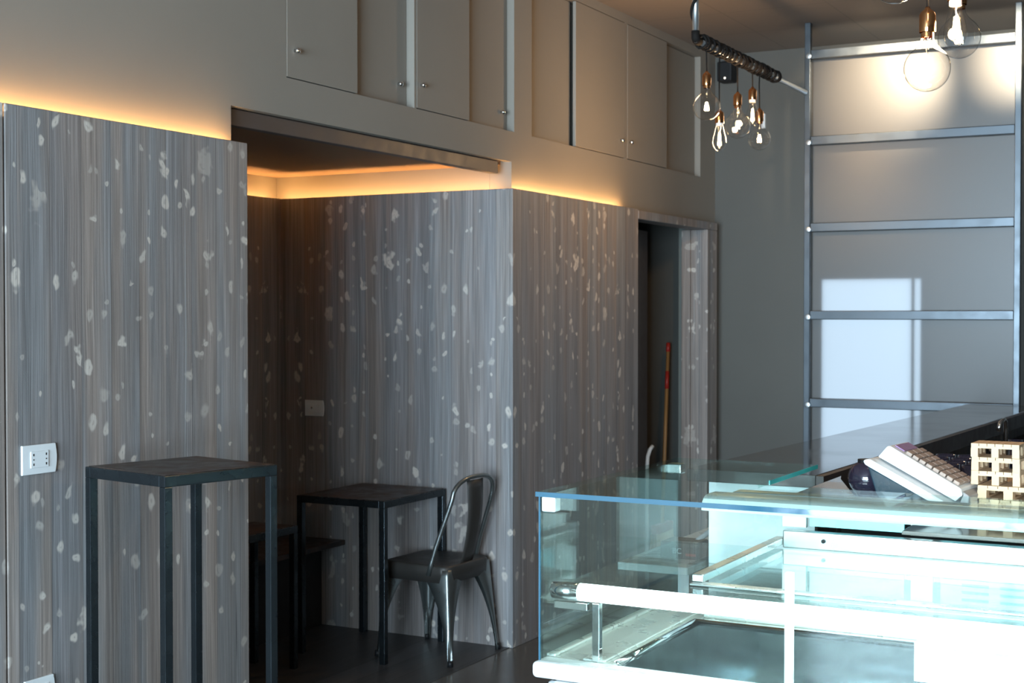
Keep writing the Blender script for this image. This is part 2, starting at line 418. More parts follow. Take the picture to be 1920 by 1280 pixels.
# ------------------------------------------------------------------ sockets and small wall things
def plate(loc, rot, w, h, label, kind):
    """plate in local x (width) z (height), facing -y"""
    t = thing('power_socket' if kind != 'switch' else 'wall_switch', label, 'socket' if kind != 'switch' else 'switch', loc, rot)
    n = 8; pts = []
    for i in range(n + 1): pts.append((w / 2 + .006 * math.sin(PI * i / n), -h / 2 + h * i / n))
    for i in range(n + 1): pts.append((-w / 2 - .0 * math.sin(PI * i / n), h / 2 - h * i / n))
    link('cover_plate', prism(pts, 'y', -.008, 0), 'whitep', t, bevel=.002)
    if kind == 'socket':
        md = link('module', boxes((-.034, .034, -.011, -.008, -.024, .024)), 'whitep', t, bevel=.001)
        for sx in (-1, 1):
            bm = bmesh.new()
            for dz, hh in ((-.014, .0035), (0, .0018), (.014, .0035)):
                box(bm, sx * .024 - .0018, sx * .024 + .0018, -.0116, -.0109, dz - hh, dz + hh)
            link('pin_hole', bm, 'black', md)
    else:
        link('rocker', boxes((-.04, .04, -.011, -.008, -.022, .022)), 'whitep', t, bevel=.001)
        bm = lt([(0, 0), (.006, 0), (.006, .002), (0, .002)], seg=12)
        bmesh.ops.rotate(bm, verts=bm.verts, matrix=Matrix.Rotation(PI / 2, 3, 'X')); bmesh.ops.translate(bm, verts=bm.verts, vec=(-.01, -.0112, .002))
        link('indicator', bm, 'chrome', t)
    return t
plate((3.016, 3.18, 1.175), 0, .128, .086, 'white socket plate with two rows of pin holes on the left cladding', 'socket')
plate((3.012, 3.18, .49), 0, .11, .086, 'white plate low on the left cladding, cut by the bottom of the picture', 'socket')
plate((5.98, 4.335, 1.115), -PI / 2, .112, .082, 'white switch plate on the dim alcove side wall above the table', 'switch')
# slot in the alcove back plaster
tag(link('wall_vent', boxes((5.52, 5.66, 4.642, 4.65, 2.222, 2.236)), 'barwood', bevel=.002), 'small dark slot in the glowing plaster of the alcove back wall', 'vent')
t = thing('wall_speaker', 'small black box with a white light dot near the ceiling corner', 'speaker', (8.94, 3.13, 3.17))
link('housing', boxes((-.14, -.03, -.05, .05, -.065, .065)), 'black', t, bevel=.01)
link('bracket', boxes((-.035, 0, -.015, .015, -.02, .02)), 'black', t)
bm = lt([(0, 0), (.007, 0), (.005, .004), (0, .005)], seg=12); bmesh.ops.rotate(bm, verts=bm.verts, matrix=Matrix.Rotation(-PI / 2, 3, 'Y')); bmesh.ops.translate(bm, verts=bm.verts, vec=(-.139, -.005, -.045))
link('indicator_light', bm, 'spotled', t)
tag(link('wall_sensor', boxes((8.915, 8.94, 2.893, 2.917, 2.80, 2.895)), 'whitep', bevel=.003), 'narrow white sensor stick on the grey back wall behind the bulbs', 'sensor')

struct('dark_slab', prism([(7.53, 3.375), (8.35, 3.475), (8.35, 3.515), (7.53, 3.415)], 'z', .005, 2.12), 'trimdark')  # dark slab added to blacken the left of the doorway
# broom and pale handle in the store room
t = thing('broom', 'broom leaning in the doorway, ochre handle with a red tip', 'broom', (8.546, 3.45, 0))
a, b = Vector((0, 0, .25)), Vector((.254, .062, 1.406))
P = lambda f: a.lerp(b, f)
link('handle', tb([P(0), P(.955)], .0125), 'broomwood', t, smooth=True)
link('handle_tip', tb([P(.95), P(1)], .0145), 'red', t, smooth=True)
link('grip_band', tb([P(.74), P(.84)], .0136), 'red', t, smooth=True)
link('broom_head', boxes((-.14, .14, -.025, .025, .19, .25)), 'red', t, bevel=.01)
bm = bmesh.new()
for i in range(26):
    x = -.135 + .27 * i / 25
    for y in (-.018, 0, .018): tube(bm, [(x, y, .2), (x * 1.08, y * 1.6, .0)], .004, 5)
link('bristles', bm, 'pallet', t)
t = tag(link('curved_handle', tb([(7.93, 3.30, 0), (7.93, 3.30, .68), (7.935, 3.298, .74), (7.955, 3.292, .78), (7.98, 3.285, .80)], .012), 'whitep', smooth=True), 'pale curved handle standing in the dark doorway, left of the broom', 'handle')

# ------------------------------------------------------------------ steel tables
def sq_table(name, label, cat, loc, rz, w, d, h, leg=.026, th=.034, mat='steel'):
    t = thing(name, label, cat, loc, rz)
    link('tabletop', boxes((-w / 2 + leg * .3, w / 2 - leg * .3, -d / 2 + leg * .3, d / 2 - leg * .3, h - .008, h)), 'patina', t)
    link('frame', boxes((-w / 2, w / 2, -d / 2, -d / 2 + leg, h - th, h - .002), (-w / 2, w / 2, d / 2 - leg, d / 2, h - th, h - .002),
                        (-w / 2, -w / 2 + leg, -d / 2 + leg, d / 2 - leg, h - th, h - .002), (w / 2 - leg, w / 2, -d / 2 + leg, d / 2 - leg, h - th, h - .002)), mat, t, bevel=.002)
    for sx in (-1, 1):
        for sy in (-1, 1):
            x, y = sx * (w / 2 - leg / 2), sy * (d / 2 - leg / 2)
            link('leg', boxes((x - leg / 2, x + leg / 2, y - leg / 2, y + leg / 2, 0.003, h - th)), mat, t, bevel=.002)
    return t
sq_table('bar_table', 'tall narrow blued steel bar table standing before the left cladding', 'table', (3.27, 2.855, 0), math.radians(-12.3), .405, .39, 1.15)
sq_table('square_table', 'square dark steel table in the alcove with the chair tucked in', 'table', (5.68, 3.78, 0), 0, .545, .49, .75, .03)
sq_table('steel_stool', 'tall dark steel stool in the alcove, partly hidden by the left cladding', 'stool', (4.93, 3.975, 0), 0, .50, .25, .65, .028)
t = thing('bench', 'low black bench along the alcove back wall', 'bench', (5.08, 4.33, 0))
link('seat', boxes((-1.08, .89, -.19, .215, .425, .45)), 'patina', t, bevel=.003)
link('base', boxes((-1.08, .88, -.05, .215, .004, .425)), 'benchblack', t)

# ------------------------------------------------------------------ metal chair
def chair(loc, rz, label):
    t = thing('metal_chair', label, 'chair', loc, rz)
    # local: front +y
    sw, sd, sz = .18, .18, .45
    def rr(w, d, r, z, n=5):
        pts = []
        for cx, cy, a0 in ((w - r, d - r, 0), (-w + r, d - r, PI / 2), (-w + r, -d + r, PI), (w - r, -d + r, 1.5 * PI)):
            for i in range(n + 1):
                a = a0 + PI / 2 * i / n; pts.append((cx + r * math.cos(a), cy + r * math.sin(a), z))
        return pts
    bm = bmesh.new(); rings = []
    for w, z in ((.05, sz - .012), (.12, sz - .008), (.165, sz - .001), (.18, sz), (.186, sz - .008), (.188, sz - .078), (.184, sz - .078), (.181, sz - .014)):
        rings.append([bm.verts.new(p) for p in rr(w, w, min(.05, w * .5), z)])
    bm.faces.new(rings[0])
    for A, B in zip(rings, rings[1:]):
        n = len(A)
        for i in range(n): bm.faces.new((A[i], A[(i + 1) % n], B[(i + 1) % n], B[i]))
    link('seat', bm, 'seatdark', t, smooth=True)
    for sx in (-1, 1):
        for sy in (-1, 1):
            bm = bmesh.new(); secs = []
            N = 14
            for i in range(N + 1):
                f = i / N
                z = (sz - .018) * (1 - f)
                cx, cy = sx * (.183 + .028 * f), sy * (.183 + (.035 if sy < 0 else .02) * f)
                w = .125 * (1 - f) ** 2.6 + .034 - .014 * f
                k = .012
                out = [(-w, 0), (-w * .5, .001), (-k, 0), (-k * .3, -k * .3), (0, -k), (.001, -w * .5), (0, -w)]
                inn = [(-.004 - 0, -w), (-.004, -w * .5), (-.005, -k * 1.2), (-k * .8, -k * .8), (-k * 1.2, -.005), (-w * .5, -.004), (-w, -.004)]
                secs.append([bm.verts.new((cx + sx * p[0], cy + sy * p[1], z)) for p in out + inn])
            for A, B in zip(secs, secs[1:]):
                n = len(A)
                for j in range(n): bm.faces.new((A[j], A[(j + 1) % n], B[(j + 1) % n], B[j]))
            bm.faces.new(secs[0]); bm.faces.new(secs[-1])
            lg = link('leg', bm, 'chairsteel', t, smooth=True)
            fx, fy = sx * .205, sy * (.212 if sy < 0 else .197)
            link('foot', tb([(fx, fy, .003), (fx - sx * .002, fy - sy * .002, .03)], .013, 8), 'black', lg, smooth=True)
    for s in (-1, 1):
        link('brace', tb([(-.17, s * .15, sz - .075), (.17, s * .15, sz - .075)], .005, 8), 'chairsteel', t)
    # back hoop
    pts = []
    H = .85
    ws = [(.195, -.085, .405), (.193, -.10, .46), (.188, -.12, .53), (.182, -.152, .62), (.177, -.182, .70), (.172, -.20, .755)]
    for x, y, z in ws: pts.append((-x, y, z))
    for i in range(1, 12):
        a = PI - PI * i / 12
        pts.append((.172 * math.copysign(abs(math.cos(a)) ** .8, math.cos(a)), -.20 - .022 * math.sin(a), .755 + .095 * math.sin(a) ** .75))
    for x, y, z in reversed(ws): pts.append((x, y, z))
    link('back_hoop', tb(pts, .0105, 10), 'chairsteel', t, smooth=True)
    bm = bmesh.new(); rows = []
    for i in range(11):
        f = i / 10; z = .44 + f * (.835 - .44)
        y = -.165 - .05 * f ** .8 - .018 * math.sin(PI * f)
        hw = .050 + .018 * f
        rows.append([bm.verts.new((hw * u, y - .012 * (1 - u * u) * f, z)) for u in (-1, -.5, 0, .5, 1)] + [bm.verts.new((hw * u, y + .003 - .012 * (1 - u * u) * f, z)) for u in (1, .5, 0, -.5, -1)])
    for A, B in zip(rows, rows[1:]):
        n = len(A)
        for j in range(n): bm.faces.new((A[j], A[(j + 1) % n], B[(j + 1) % n], B[j]))
    bm.faces.new(rows[0]); bm.faces.new(rows[-1])
    link('backrest_splat', bm, 'seatdark', t, smooth=True)
    return t
chair((5.735, 3.455, 0), math.radians(-3), 'gunmetal bistro chair with curved hoop back at the alcove table')

# dark bag at the extreme left
bm = bmesh.new()
lathe(bm, [(0, 0), (.10, 0), (.125, .05), (.12, .22), (.10, .36), (.06, .45), (.02, .50), (0, .505)], seg=20)
bmesh.ops.scale(bm, verts=bm.verts, vec=(1.1, .75, 1))
t = thing('black_bag', 'black bag whose edge shows in the bottom left corner', 'bag', (2.76, 3.05, 0))
link('body', bm, 'black', t, smooth=True)
link('carry_loop', tb([(-.03, 0, .49), (-.03, 0, .53), (0, 0, .55), (.03, 0, .53), (.03, 0, .49)], .007, 8), 'blackrub', t, smooth=True)

# ------------------------------------------------------------------ shelving in front of the back wall
SX = 8.20
zs = [3.115, 2.612, 2.105, 1.592, 1.078, .56]
def bay(yl, yr, label, first):
    t = thing('shelving_unit', label, 'shelving', (SX, (yl + yr) / 2, 0), 0, 'aluminium bays with satin panels by the back wall')
    ym = (yl + yr) / 2
    post = [yl] if not first else [yl, yr]
    if first:
        link('post', boxes((-.02, .02, yl - ym - .017, yl - ym + .017, 0, ZC)), 'shelfalu', t, bevel=.003)
        link('post', boxes((-.02, .02, yr - ym - .017, yr - ym + .017, 0, ZC)), 'shelfalu', t, bevel=.003)
    else:
        link('post', boxes((-.02, .02, yr - ym - .017, yr - ym + .017, 0, ZC)), 'shelfalu', t, bevel=.003)
    h = (yl - yr) / 2 - .017
    for z in zs:
        r = link('rail', boxes((-.012, .05, -h, h, z - .026, z + .026)), 'shelfalu', t, bevel=.004)
        if first:
            link('joint', tb([(-.018, h + .006, z - .012), (-.034, h + .006, z - .012)], .017, 12), 'alu', r, smooth=True, bevel=.003)
    zz = [0.02] + sorted(zs)
    for a, b in zip(zz, zz[1:]):
        bm = bmesh.new(); bm.faces.new([bm.verts.new(p) for p in ((.052, -h - .01, a), (.052, h + .01, a), (.052, h + .01, b - .001), (.052, -h - .01, b - .001))])
        link('back_panel', bm, 'satin', t)
    return t
bay(2.398, 1.222, 'tall aluminium shelving bay with satin panels, lit from behind by an added pale blue pane', True)
bay(1.186, .02, 'next aluminium shelving bay cut off by the right picture edge', False)
# glowing pane and frame added behind the satin panels for the pale blue patch
w2 = struct('glow_frame', boxes((8.258, 8.28, 2.325, 2.345, .56, 1.82), (8.258, 8.28, 1.735, 1.755, .56, 1.82), (8.258, 8.27, 1.788, 1.808, .56, 1.8), (8.258, 8.28, 1.755, 2.325, 1.80, 1.82), (8.258, 8.28, 1.755, 2.325, .56, .58)), 'shelfalu')
link('pane', boxes((8.266, 8.269, 1.808, 2.327, .58, 1.80), (8.266, 8.269, 1.752, 1.788, .58, 1.80)), 'daylight', w2)

# ------------------------------------------------------------------ pendant rails and bulbs
PY = 2.404
t = thing('pendant_rail', 'galvanised pipe with black flex wound round it, holding the far bulbs', 'pendant rail', (6.36, PY, 0))
link('drop_pipe', tb([(0, 0, 2.9), (0, 0, ZC)], .015, 14), 'alu', t, smooth=True)
link('pipe', tb([(0, 0, 2.893), (8.163 - 6.36, 0, 2.893)], .0145, 14), 'alu', t, smooth=True)
link('elbow', tb([(0, 0, 2.935), (0, 0, 2.90), (.01, 0, 2.893), (.05, 0, 2.893)], .02, 12), 'blackrub', t, smooth=True)
rd = random.Random(3)
pts = []
for i in range(420):
    f = i / 419; x = .05 + f * 1.20
    a = f * 2 * PI * 34; r = .021 + .010 * abs(math.sin(f * 47)) + .004 * rd.random()
    pts.append((x + .006 * math.sin(a * .37), r * math.cos(a), 2.893 + r * math.sin(a) + .006))
cb = link('wound_flex', tb(pts, .0058, 6), 'blackrub', t, smooth=True)
pts = []
for i in range(60):
    f = i / 59; a = f * 2 * PI * 1.6
    pts.append((.019 * math.cos(a), .019 * math.sin(a), 2.96 + f * .34))
link('wrapped_tape', tb(pts, .0085, 6), 'blackrub', t, smooth=True)
t2 = thing('pendant_rail', 'second pipe overhead above the near bulbs, out of the picture', 'pendant rail', (3.3, .80, 0))
link('pipe', tb([(0, 0, 2.9), (1.5, 0, 2.9)], .0145, 14), 'alu', t2, smooth=True)
for x in (0, 1.5): link('drop_pipe', tb([(x, 0, 2.9), (x, 0, ZC)], .015, 14), 'alu', t2, smooth=True)

def bulb(loc, kind, ztop, label, r=.0625, cz=0, group=None):
    """loc: centre of the glass; ztop: height of the rail"""
    t = thing('pendant_bulb', label, 'light bulb', loc, rd.random() * 3, group)
    if kind == 'globe':
        prof = [(0, -r)] + [(r * math.sin(a), -r * math.cos(a)) for a in [PI * i / 20 for i in range(1, 17)]]
        prof += [(r * .42, r * .98), (r * .31, r * 1.15), (.0165, r * 1.34), (.0160, r * 1.42)]
        zt = r * 1.42
    else:
        k = r / .032
        prof = [(0, -.052), (.012, -.050), (.024, -.040), (.031, -.022), (.032, -.008), (.029, .012), (.023, .035), (.018, .055), (.0155, .068)]
        prof = [(a * k, b * k) for a, b in prof]; zt = .068 * k
    g = link('glass', lt(prof, seg=32), 'bulbglass', t, smooth=True)
    link('stem', lt([(0, zt - .002), (.009, zt - .002), (.004, zt - .03), (.003, zt - .05), (0, zt - .05)], seg=12), 'bulbglass', g, smooth=True)
    bm = bmesh.new()
    fh = .022 if kind == 'globe' else .034
    for j in range(6):
        a = 2 * PI * j / 6
        q = .0085 if kind == 'globe' else .007
        tube(bm, [(q * .5 * math.cos(a), q * .5 * math.sin(a), fh), (q * 1.3 * math.cos(a + .3), q * 1.3 * math.sin(a + .3), -fh * .8)], .0013, 5)
    link('filament', bm, 'filament', t)
    link('collar', lt([(.0172, zt - .004), (.0172, zt + .012), (.0, zt + .012)], seg=20), 'ring' if kind != 'globe' else 'brass', t, smooth=False)
    link('socket', lt([(.0215, zt + .009), (.022, zt + .011), (.022, zt + .056), (.018, zt + .064), (.008, zt + .072), (.006, zt + .078), (0, zt + .078)], seg=24), 'brass', t, smooth=True)
    link('cord', tb([(0, 0, zt + .076), (.002, .001, zt + .2), (0, 0, ztop - loc[2])], .0034, 8), 'blackrub', t, smooth=True)
    return t
G = 'filament bulbs hanging from the flex-wound pipe'
bulb((6.513, PY, 2.597), 'globe', 2.90, 'round clear bulb hanging farthest left of the far cluster', .066, group=G)
bulb((6.695, PY, 2.458), 'tear', 2.90, 'amber teardrop bulb hanging lowest in the far cluster', .034, group=G)
bulb((6.965, PY, 2.560), 'globe', 2.90, 'round clear bulb in the middle of the far cluster', .066, group=G)
bulb((7.202, PY, 2.640), 'tear', 2.90, 'bright teardrop bulb hanging highest at right in the far cluster', .034, group=G)
bulb((7.318, PY, 2.530), 'globe', 2.90, 'smaller round clear bulb farthest right of the far cluster', .060, group=G)
G = 'large filament bulbs hanging near at top right'
bulb((3.955, .827, 2.266), 'globe', 2.90, 'large round clear bulb hanging lowest before the lit panel', .0625, group=G)
bulb((4.07, .775, 2.388), 'tear', 2.90, 'glowing teardrop bulb with white collar in front of a round bulb', .032, group=G)
bulb((4.398, .826, 2.425), 'globe', 2.90, 'round clear bulb behind the glowing teardrop bulb at top right', .0625, group=G)
bulb((3.60, .832, 2.437), 'globe', 2.90, 'round clear bulb of which only the bottom shows, farthest left at top right', .0625, group=G)
bulb((3.80, .775, 2.485), 'tear', 2.90, 'teardrop bulb of which only the lit tip shows at the top edge', .032, group=G)
# warm light the lit filaments give
for k, (x, y, z, e) in enumerate([(6.9, PY, 2.52, 22), (4.0, .80, 2.36, 18)]):
    l = bpy.data.lights.new('filament_light', 'POINT'); l.energy = e; l.color = (1, .62, .3); l.shadow_soft_size = .06
    lo = bpy.data.objects.new('filament_light', l); lo.location = (x, y, z); COL.objects.link(lo)

# ------------------------------------------------------------------ display case
ZT = 1.150; XF = 3.13; YL = 1.59; XB = 4.05; YR = -.6
t = thing('display_case', 'white refrigerated glass display case glowing with cyan-white light in the right foreground', 'display case', (3.6, .5, 0))
OX, OY = 3.6, .5
def DB(*bs): return boxes(*[(a - OX, b - OX, c - OY, d - OY, e, f) for a, b, c, d, e, f in bs])
def DP(*ps): return [(x - OX, y - OY, z) for x, y, z in ps]
link('body', DB((3.14, XB, YR, 1.575, .1, .58), (3.14, 3.17, YR, 1.575, .58, .69), (3.14, XB, 1.545, 1.575, .58, .69), (3.98, XB, YR, 1.545, .58, .69)), 'white', t, bevel=.01)
link('plinth', DB((3.2, XB, YR, 1.53, .0, .1)), 'black', t)
link('base_rim', DB((3.115, 3.19, YR, 1.605, .70, .74)), 'white', t, bevel=.012, seg=4)
link('side_sill', DB((3.19, XB, 1.41, 1.603, .70, .738), (3.19, XB, 1.575, 1.60, .738, .746), (3.19, XB, 1.44, 1.50, .738, .744)), 'sill', t, bevel=.004)
link('back_ledge', DB((3.745, XB, YR, 1.41, .70, .738), (3.80, XB, YR, 1.41, .738, .765)), 'sill', t, bevel=.006)
link('well_rim', (lambda bm: ([tube(bm, DP((3.2, 1.41, .738), (3.74, 1.41, .738)), .010, 10), tube(bm, DP((3.74, 1.41, .738), (3.74, YR, .738)), .010, 10)], bm)[1])(bmesh.new()), 'chrome', t, smooth=True)
link('well_pan', DB((3.19, 3.745, YR, 1.41, .60, .61), (3.19, 3.745, 1.40, 1.41, .61, .73), (3.735, 3.745, YR, 1.40, .61, .73)), 'pan', t)
# panes
link('front_glass', DB((XF, XF + .006, YR, 1.587, .742, ZT)), 'caseglass', t)
link('side_glass', DB((XF + .008, XB, 1.583, 1.589, .745, ZT)), 'caseglass', t)
e1 = link('side_glass_edge', DB((XF + .0005, XF + .006, 1.5875, 1.592, .742, ZT)), 'glassedge', t)
tg = link('top_glass', prism([(XF - .008 - OX, YR - OY), (XF - .008 - OX, 1.595 - OY), (XB + .02 - OX, 1.595 - OY), (XB + .02 - OX, 1.16 - OY), (3.53 - OX, 1.16 - OY), (3.53 - OX, YR - OY)], 'z', ZT, ZT + .010), 'topglass', t)
link('front_edge', DB((XF - .0095, XF - .008, YR, 1.596, ZT - .001, ZT + .011)), 'glassedge', tg)
link('cut_edge', DB((3.62, XB + .02, 1.157, 1.16, ZT - .001, ZT + .011)), 'tealedge', tg)
link('corner_clip', DB((XF - .004, XF + .03, 1.545, 1.582, 1.112, 1.149)), 'white', t, bevel=.004)
link('corner_clip', DB((XB - .05, XB - .01, 1.555, 1.60, 1.118, 1.149)), 'inox', t, bevel=.004)
# lamp profile under the top glass
pr = []
for i in range(17):
    a = PI / 2 + (PI * .56) * i / 16
    pr.append((3.39 + .05 * math.cos(a), 1.117 + .030 * math.sin(a)))
prof = pr[:8] + [(3.36, 1.12), (3.44, 1.12), (3.44, 1.147)]
dif = pr[7:] + [(3.36, 1.108), (3.36, 1.12)]
link('lamp_profile', prism([(x - OX, z) for x, z in prof], 'y', YR - OY, 1.245 - OY), 'white', t, smooth=False)
link('lamp_diffuser', prism([(x - OX, z) for x, z in dif], 'y', YR - OY, 1.244 - OY), 'lampcover', t)
link('lamp_strip', DB((3.362, 3.43, YR, 1.243, 1.108, 1.118)), 'diffuser', t)
link('rear_profile', DB((3.445, 3.50, YR, 1.20, 1.125, 1.149)), 'alu', t, bevel=.004)
# middle shelf
ms = link('glass_shelf', DB((3.17, 3.96, YR, 1.56, .917, .925)), 'caseglass', t)
link('shelf_lamp', tb(DP((3.175, 1.50, .912), (3.175, YR, .912)), .0215, 14), 'tube', ms, smooth=True)
link('lamp_end_cap', tb(DP((3.175, 1.578, .912), (3.175, 1.572, .912), (3.175, 1.50, .912)), [.012, .0215, .0215], 16), 'chrome', ms, smooth=True)
link('bracket', DB((3.17, 3.186, 1.478, 1.57, .866, .885)), 'chrome', t, bevel=.002)
link('post_or_glint', DB((3.185, 3.205, 1.452, 1.472, .74, .885)), 'chrome', t, bevel=.002)
link('post_or_glint', DB((3.195, 3.215, .968, .986, .74, 1.0)), 'white', t, bevel=.002)  # white upright stands in for a bright reflection in the case
# rear frame at shelf height
rf = link('rear_frame', DB((3.33, 4.02, 1.235, 1.265, .932, .952), (3.985, 4.02, YR, 1.235, .925, .975), (3.31, 3.35, YR, 1.265, .926, .932)), 'inox', t, bevel=.006, seg=3)
link('frame_bolt', tb(DP((3.985, 1.115, .952), (3.978, 1.115, .952)), .006, 10), 'black', rf)
link('rear_wall', DB((4.025, XB, YR, 1.25, .765, .935), (4.025, XB, YR, .34, .98, 1.058), (4.03, XB, 1.18, 1.25, .98, 1.058), (4.03, XB, .82, .88, .98, 1.058)), 'white', t)
for y0, y1 in ((.90, 1.17), (.42, .80)):
    link('sliding_door', DB((4.035, 4.045, y0, y1, .985, 1.055)), 'cyan', t)
gr = link('vent_grille', DB((4.0, 4.024, YR, .74, .775, .90)), 'white', t)
bm = bmesh.new()
for i in range(9):
    for j in range(5):
        y = .70 - i * .10; z = .795 + j * .02
        box(bm, 3.996 - OX, 4.0 - OX, y - .035 - OY, y + .035 - OY, z, z + .007)
link('grille_slots', bm, 'greyp', gr)
vb = link('vent_box', DB((3.66, 3.80, YR, .79, .665, .765)), 'white', t, bevel=.002)
bm = bmesh.new()
for i in range(18):
    y = .745 - i * .042; box(bm, 3.657 - OX, 3.661 - OX, y - .016 - OY, y + .016 - OY, .753, .759)
link('vent_slots', bm, 'greyp', vb)
link('deck', DB((3.56, 4.34, YR, .80, 1.052, 1.062), (3.9, 4.34, .80, 1.0, 1.052, 1.062)), 'bartop', t, bevel=.002)
link('steel_top', prism([(3.56 - OX, .80 - OY), (3.56 - OX, 1.15 - OY), (4.30 - OX, 1.15 - OY), (4.22 - OX, 1.13 - OY), (3.84 - OX, .99 - OY), (3.62 - OX, .80 - OY)], 'z', 1.095, 1.105), 'inox', t)

# ------------------------------------------------------------------ bar behind the case
t = thing('bar_counter', 'long bar counter with polished dark top running to the shelving', 'counter', (6.2, 1.4, 0))
def B2(pts, z0, z1): return prism([(x - 6.2, y - 1.4) for x, y in pts], 'z', z0, z1)
link('countertop', B2([(4.32, 1.66), (4.32, 1.235), (8.13, 1.085), (8.13, 1.47)], 1.06, 1.10), 'bartop', t, bevel=.002)
link('edge_board', B2([(4.32, 1.234), (4.32, 1.21), (8.13, 1.06), (8.13, 1.084)], 1.035, 1.098), 'barwood', t)
link('body', B2([(4.40, 1.55), (4.40, 1.27), (8.1, 1.12), (8.1, 1.36)], 0, 1.06), 'clad', t)
link('glare_board', B2([(4.365, 1.60), (4.365, 1.25), (4.395, 1.25), (4.395, 1.60)], 0, 1.058), 'white', t)  # white board added to stand in for a bright reflection
t = thing('back_worktop', 'dark worktop cluttered with glassware behind the bar counter', 'worktop', (6.2, .6, 0))
link('top', B2([(4.345, 1.20), (4.345, .02), (8.05, .02), (8.05, 1.05)], .98, 1.0), 'bartop', t)
link('body', B2([(4.38, 1.17), (4.38, .05), (8.0, .05), (8.0, 1.02)], 0, .98), 'black', t)
for c in t.children: c.location = (0, .8, 0)

def tumbler(x, y, z, s, label):
    o = link('dark_tumbler', lt([(0, 0), (.024 * s, 0), (.026 * s, .01), (.034 * s, .10 * s), (.032 * s, .10 * s), (.024 * s, .012), (0, .012)], seg=18), 'darkglass', smooth=True)
    o.location = (x, y, z); return tag(o, label, 'glass', 'dark tumblers on the back worktop')
k = 0
for i in range(4):
    for j in range(3):
        tumbler(4.85 + i * .11, .86 + j * .075, 1.0, 1.0, 'dark upturned tumbler crowded between the cash register and the small pallets')
for i, (x, y, s) in enumerate([(5.75, .86, .7), (5.95, .80, .7), (6.15, .92, .8), (6.4, .80, .8)]):
    tumbler(x, y, 1.0, s, ['dark tumbler left of the tap', 'dark tumbler below the tap spout', 'dark tumbler behind the tap', 'dark tumbler farthest right beyond the pallets'][i])
def jar(x, y, z, r, label):
    t = thing('round_jar', label, 'jar', (x, y, z), 0, 'dark round jars beside the cash register')
    link('body', lt([(0, 0), (r * .6, 0)] + [(r * math.sin(a), r - r * math.cos(a)) for a in [PI * i / 14 for i in range(3, 12)]] + [(r * .45, r * 1.85)], seg=24), 'darkglass', t, smooth=True)
    link('lid', lt([(r * .5, r * 1.83), (r * .5, r * 2.0), (0, r * 2.03)], seg=24), 'black', t, smooth=False)
jar(4.16, 1.035, 1.0621, .056, 'dark round glass jar left of the register, beside the steel top')
jar(4.40, 1.06, 1.0, .06, 'dark round glass jar just behind the one by the steel top')
t = thing('tap', 'chrome swan-neck tap behind the small pallets', 'tap', (5.52, .86, 1.0))
link('spout', tb([(0, 0, 0), (0, 0, .17), (-.01, 0, .20), (-.035, 0, .21), (-.06, .01, .20), (-.075, .015, .17)], .008, 10), 'chrome', t, smooth=True)
link('base', lt([(0, 0), (.022, 0), (.022, .015), (.012, .03), (0, .03)], seg=18), 'chrome', t, smooth=True)
link('lever', tb([(0, 0, .05), (.0, .06, .09)], .005, 8), 'chrome', t, smooth=True)
t = thing('metal_rack', 'dark metal rack with upright chrome rods behind the pallets', 'rack', (6.0, .45, 1.0))
link('shelf', boxes((-.30, .30, -.12, .12, .10, .12)), 'black', t, bevel=.003)
link('base', boxes((-.30, .30, -.12, .12, 0, .03)), 'black', t, bevel=.003)
for x in (-.28, 0, .28): link('rod', tb([(x, .1, .03), (x, .1, .19)], .009, 10), 'chrome', t, smooth=True)

# white lower worktop seen through the case
t = thing('white_table', 'white table seen through the glass of the display case', 'table', (4.75, 1.69, 0))
link('tabletop', boxes((-.55, .45, -.08, .16, .775, .80)), 'white', t, bevel=.003)
for sx in (-.1, .38): link('leg', boxes((sx - .02, sx + .02, .08, .12, 0, .775)), 'white', t)
t = thing('card_terminal', 'dark terminal carrying the small white letters and red streak of a reflected sign behind the case glass', 'terminal', (4.40, 1.69, .80))
link('housing', boxes((-.06, .05, -.06, .07, 0, .055)), 'black', t, bevel=.006)
link('arm', tb([(.02, -.03, .05), (.16, -.05, .085), (.20, -.055, .09)], .009, 8), 'greyp', t, smooth=True)
link('red_streak', boxes((-.0615, -.0605, -.055, -.02, .012, .02)), 'red', t)
cu = bpy.data.curves.new('sign_reflection', 'FONT'); cu.body = 'BC'; cu.size = .026; cu.align_x = 'CENTER'; cu.extrude = .0005  # letters and red streak stand in for a reflected sign
me = None
tx = bpy.data.objects.new('sign_reflection', cu); COL.objects.link(tx); tx.parent = t
cu.materials.append(M['whitep'])
bpy.context.view_layer.update()
me = bpy.data.meshes.new_from_object(tx.evaluated_get(bpy.context.evaluated_depsgraph_get()))
bpy.data.objects.remove(tx)
tx = bpy.data.objects.new('sign_reflection', me); COL.objects.link(tx); tx.parent = t
tx.location = (-.0615, .01, .018); tx.rotation_euler = (PI / 2, 0, -PI / 2)
if not me.materials: me.materials.append(M['whitep'])

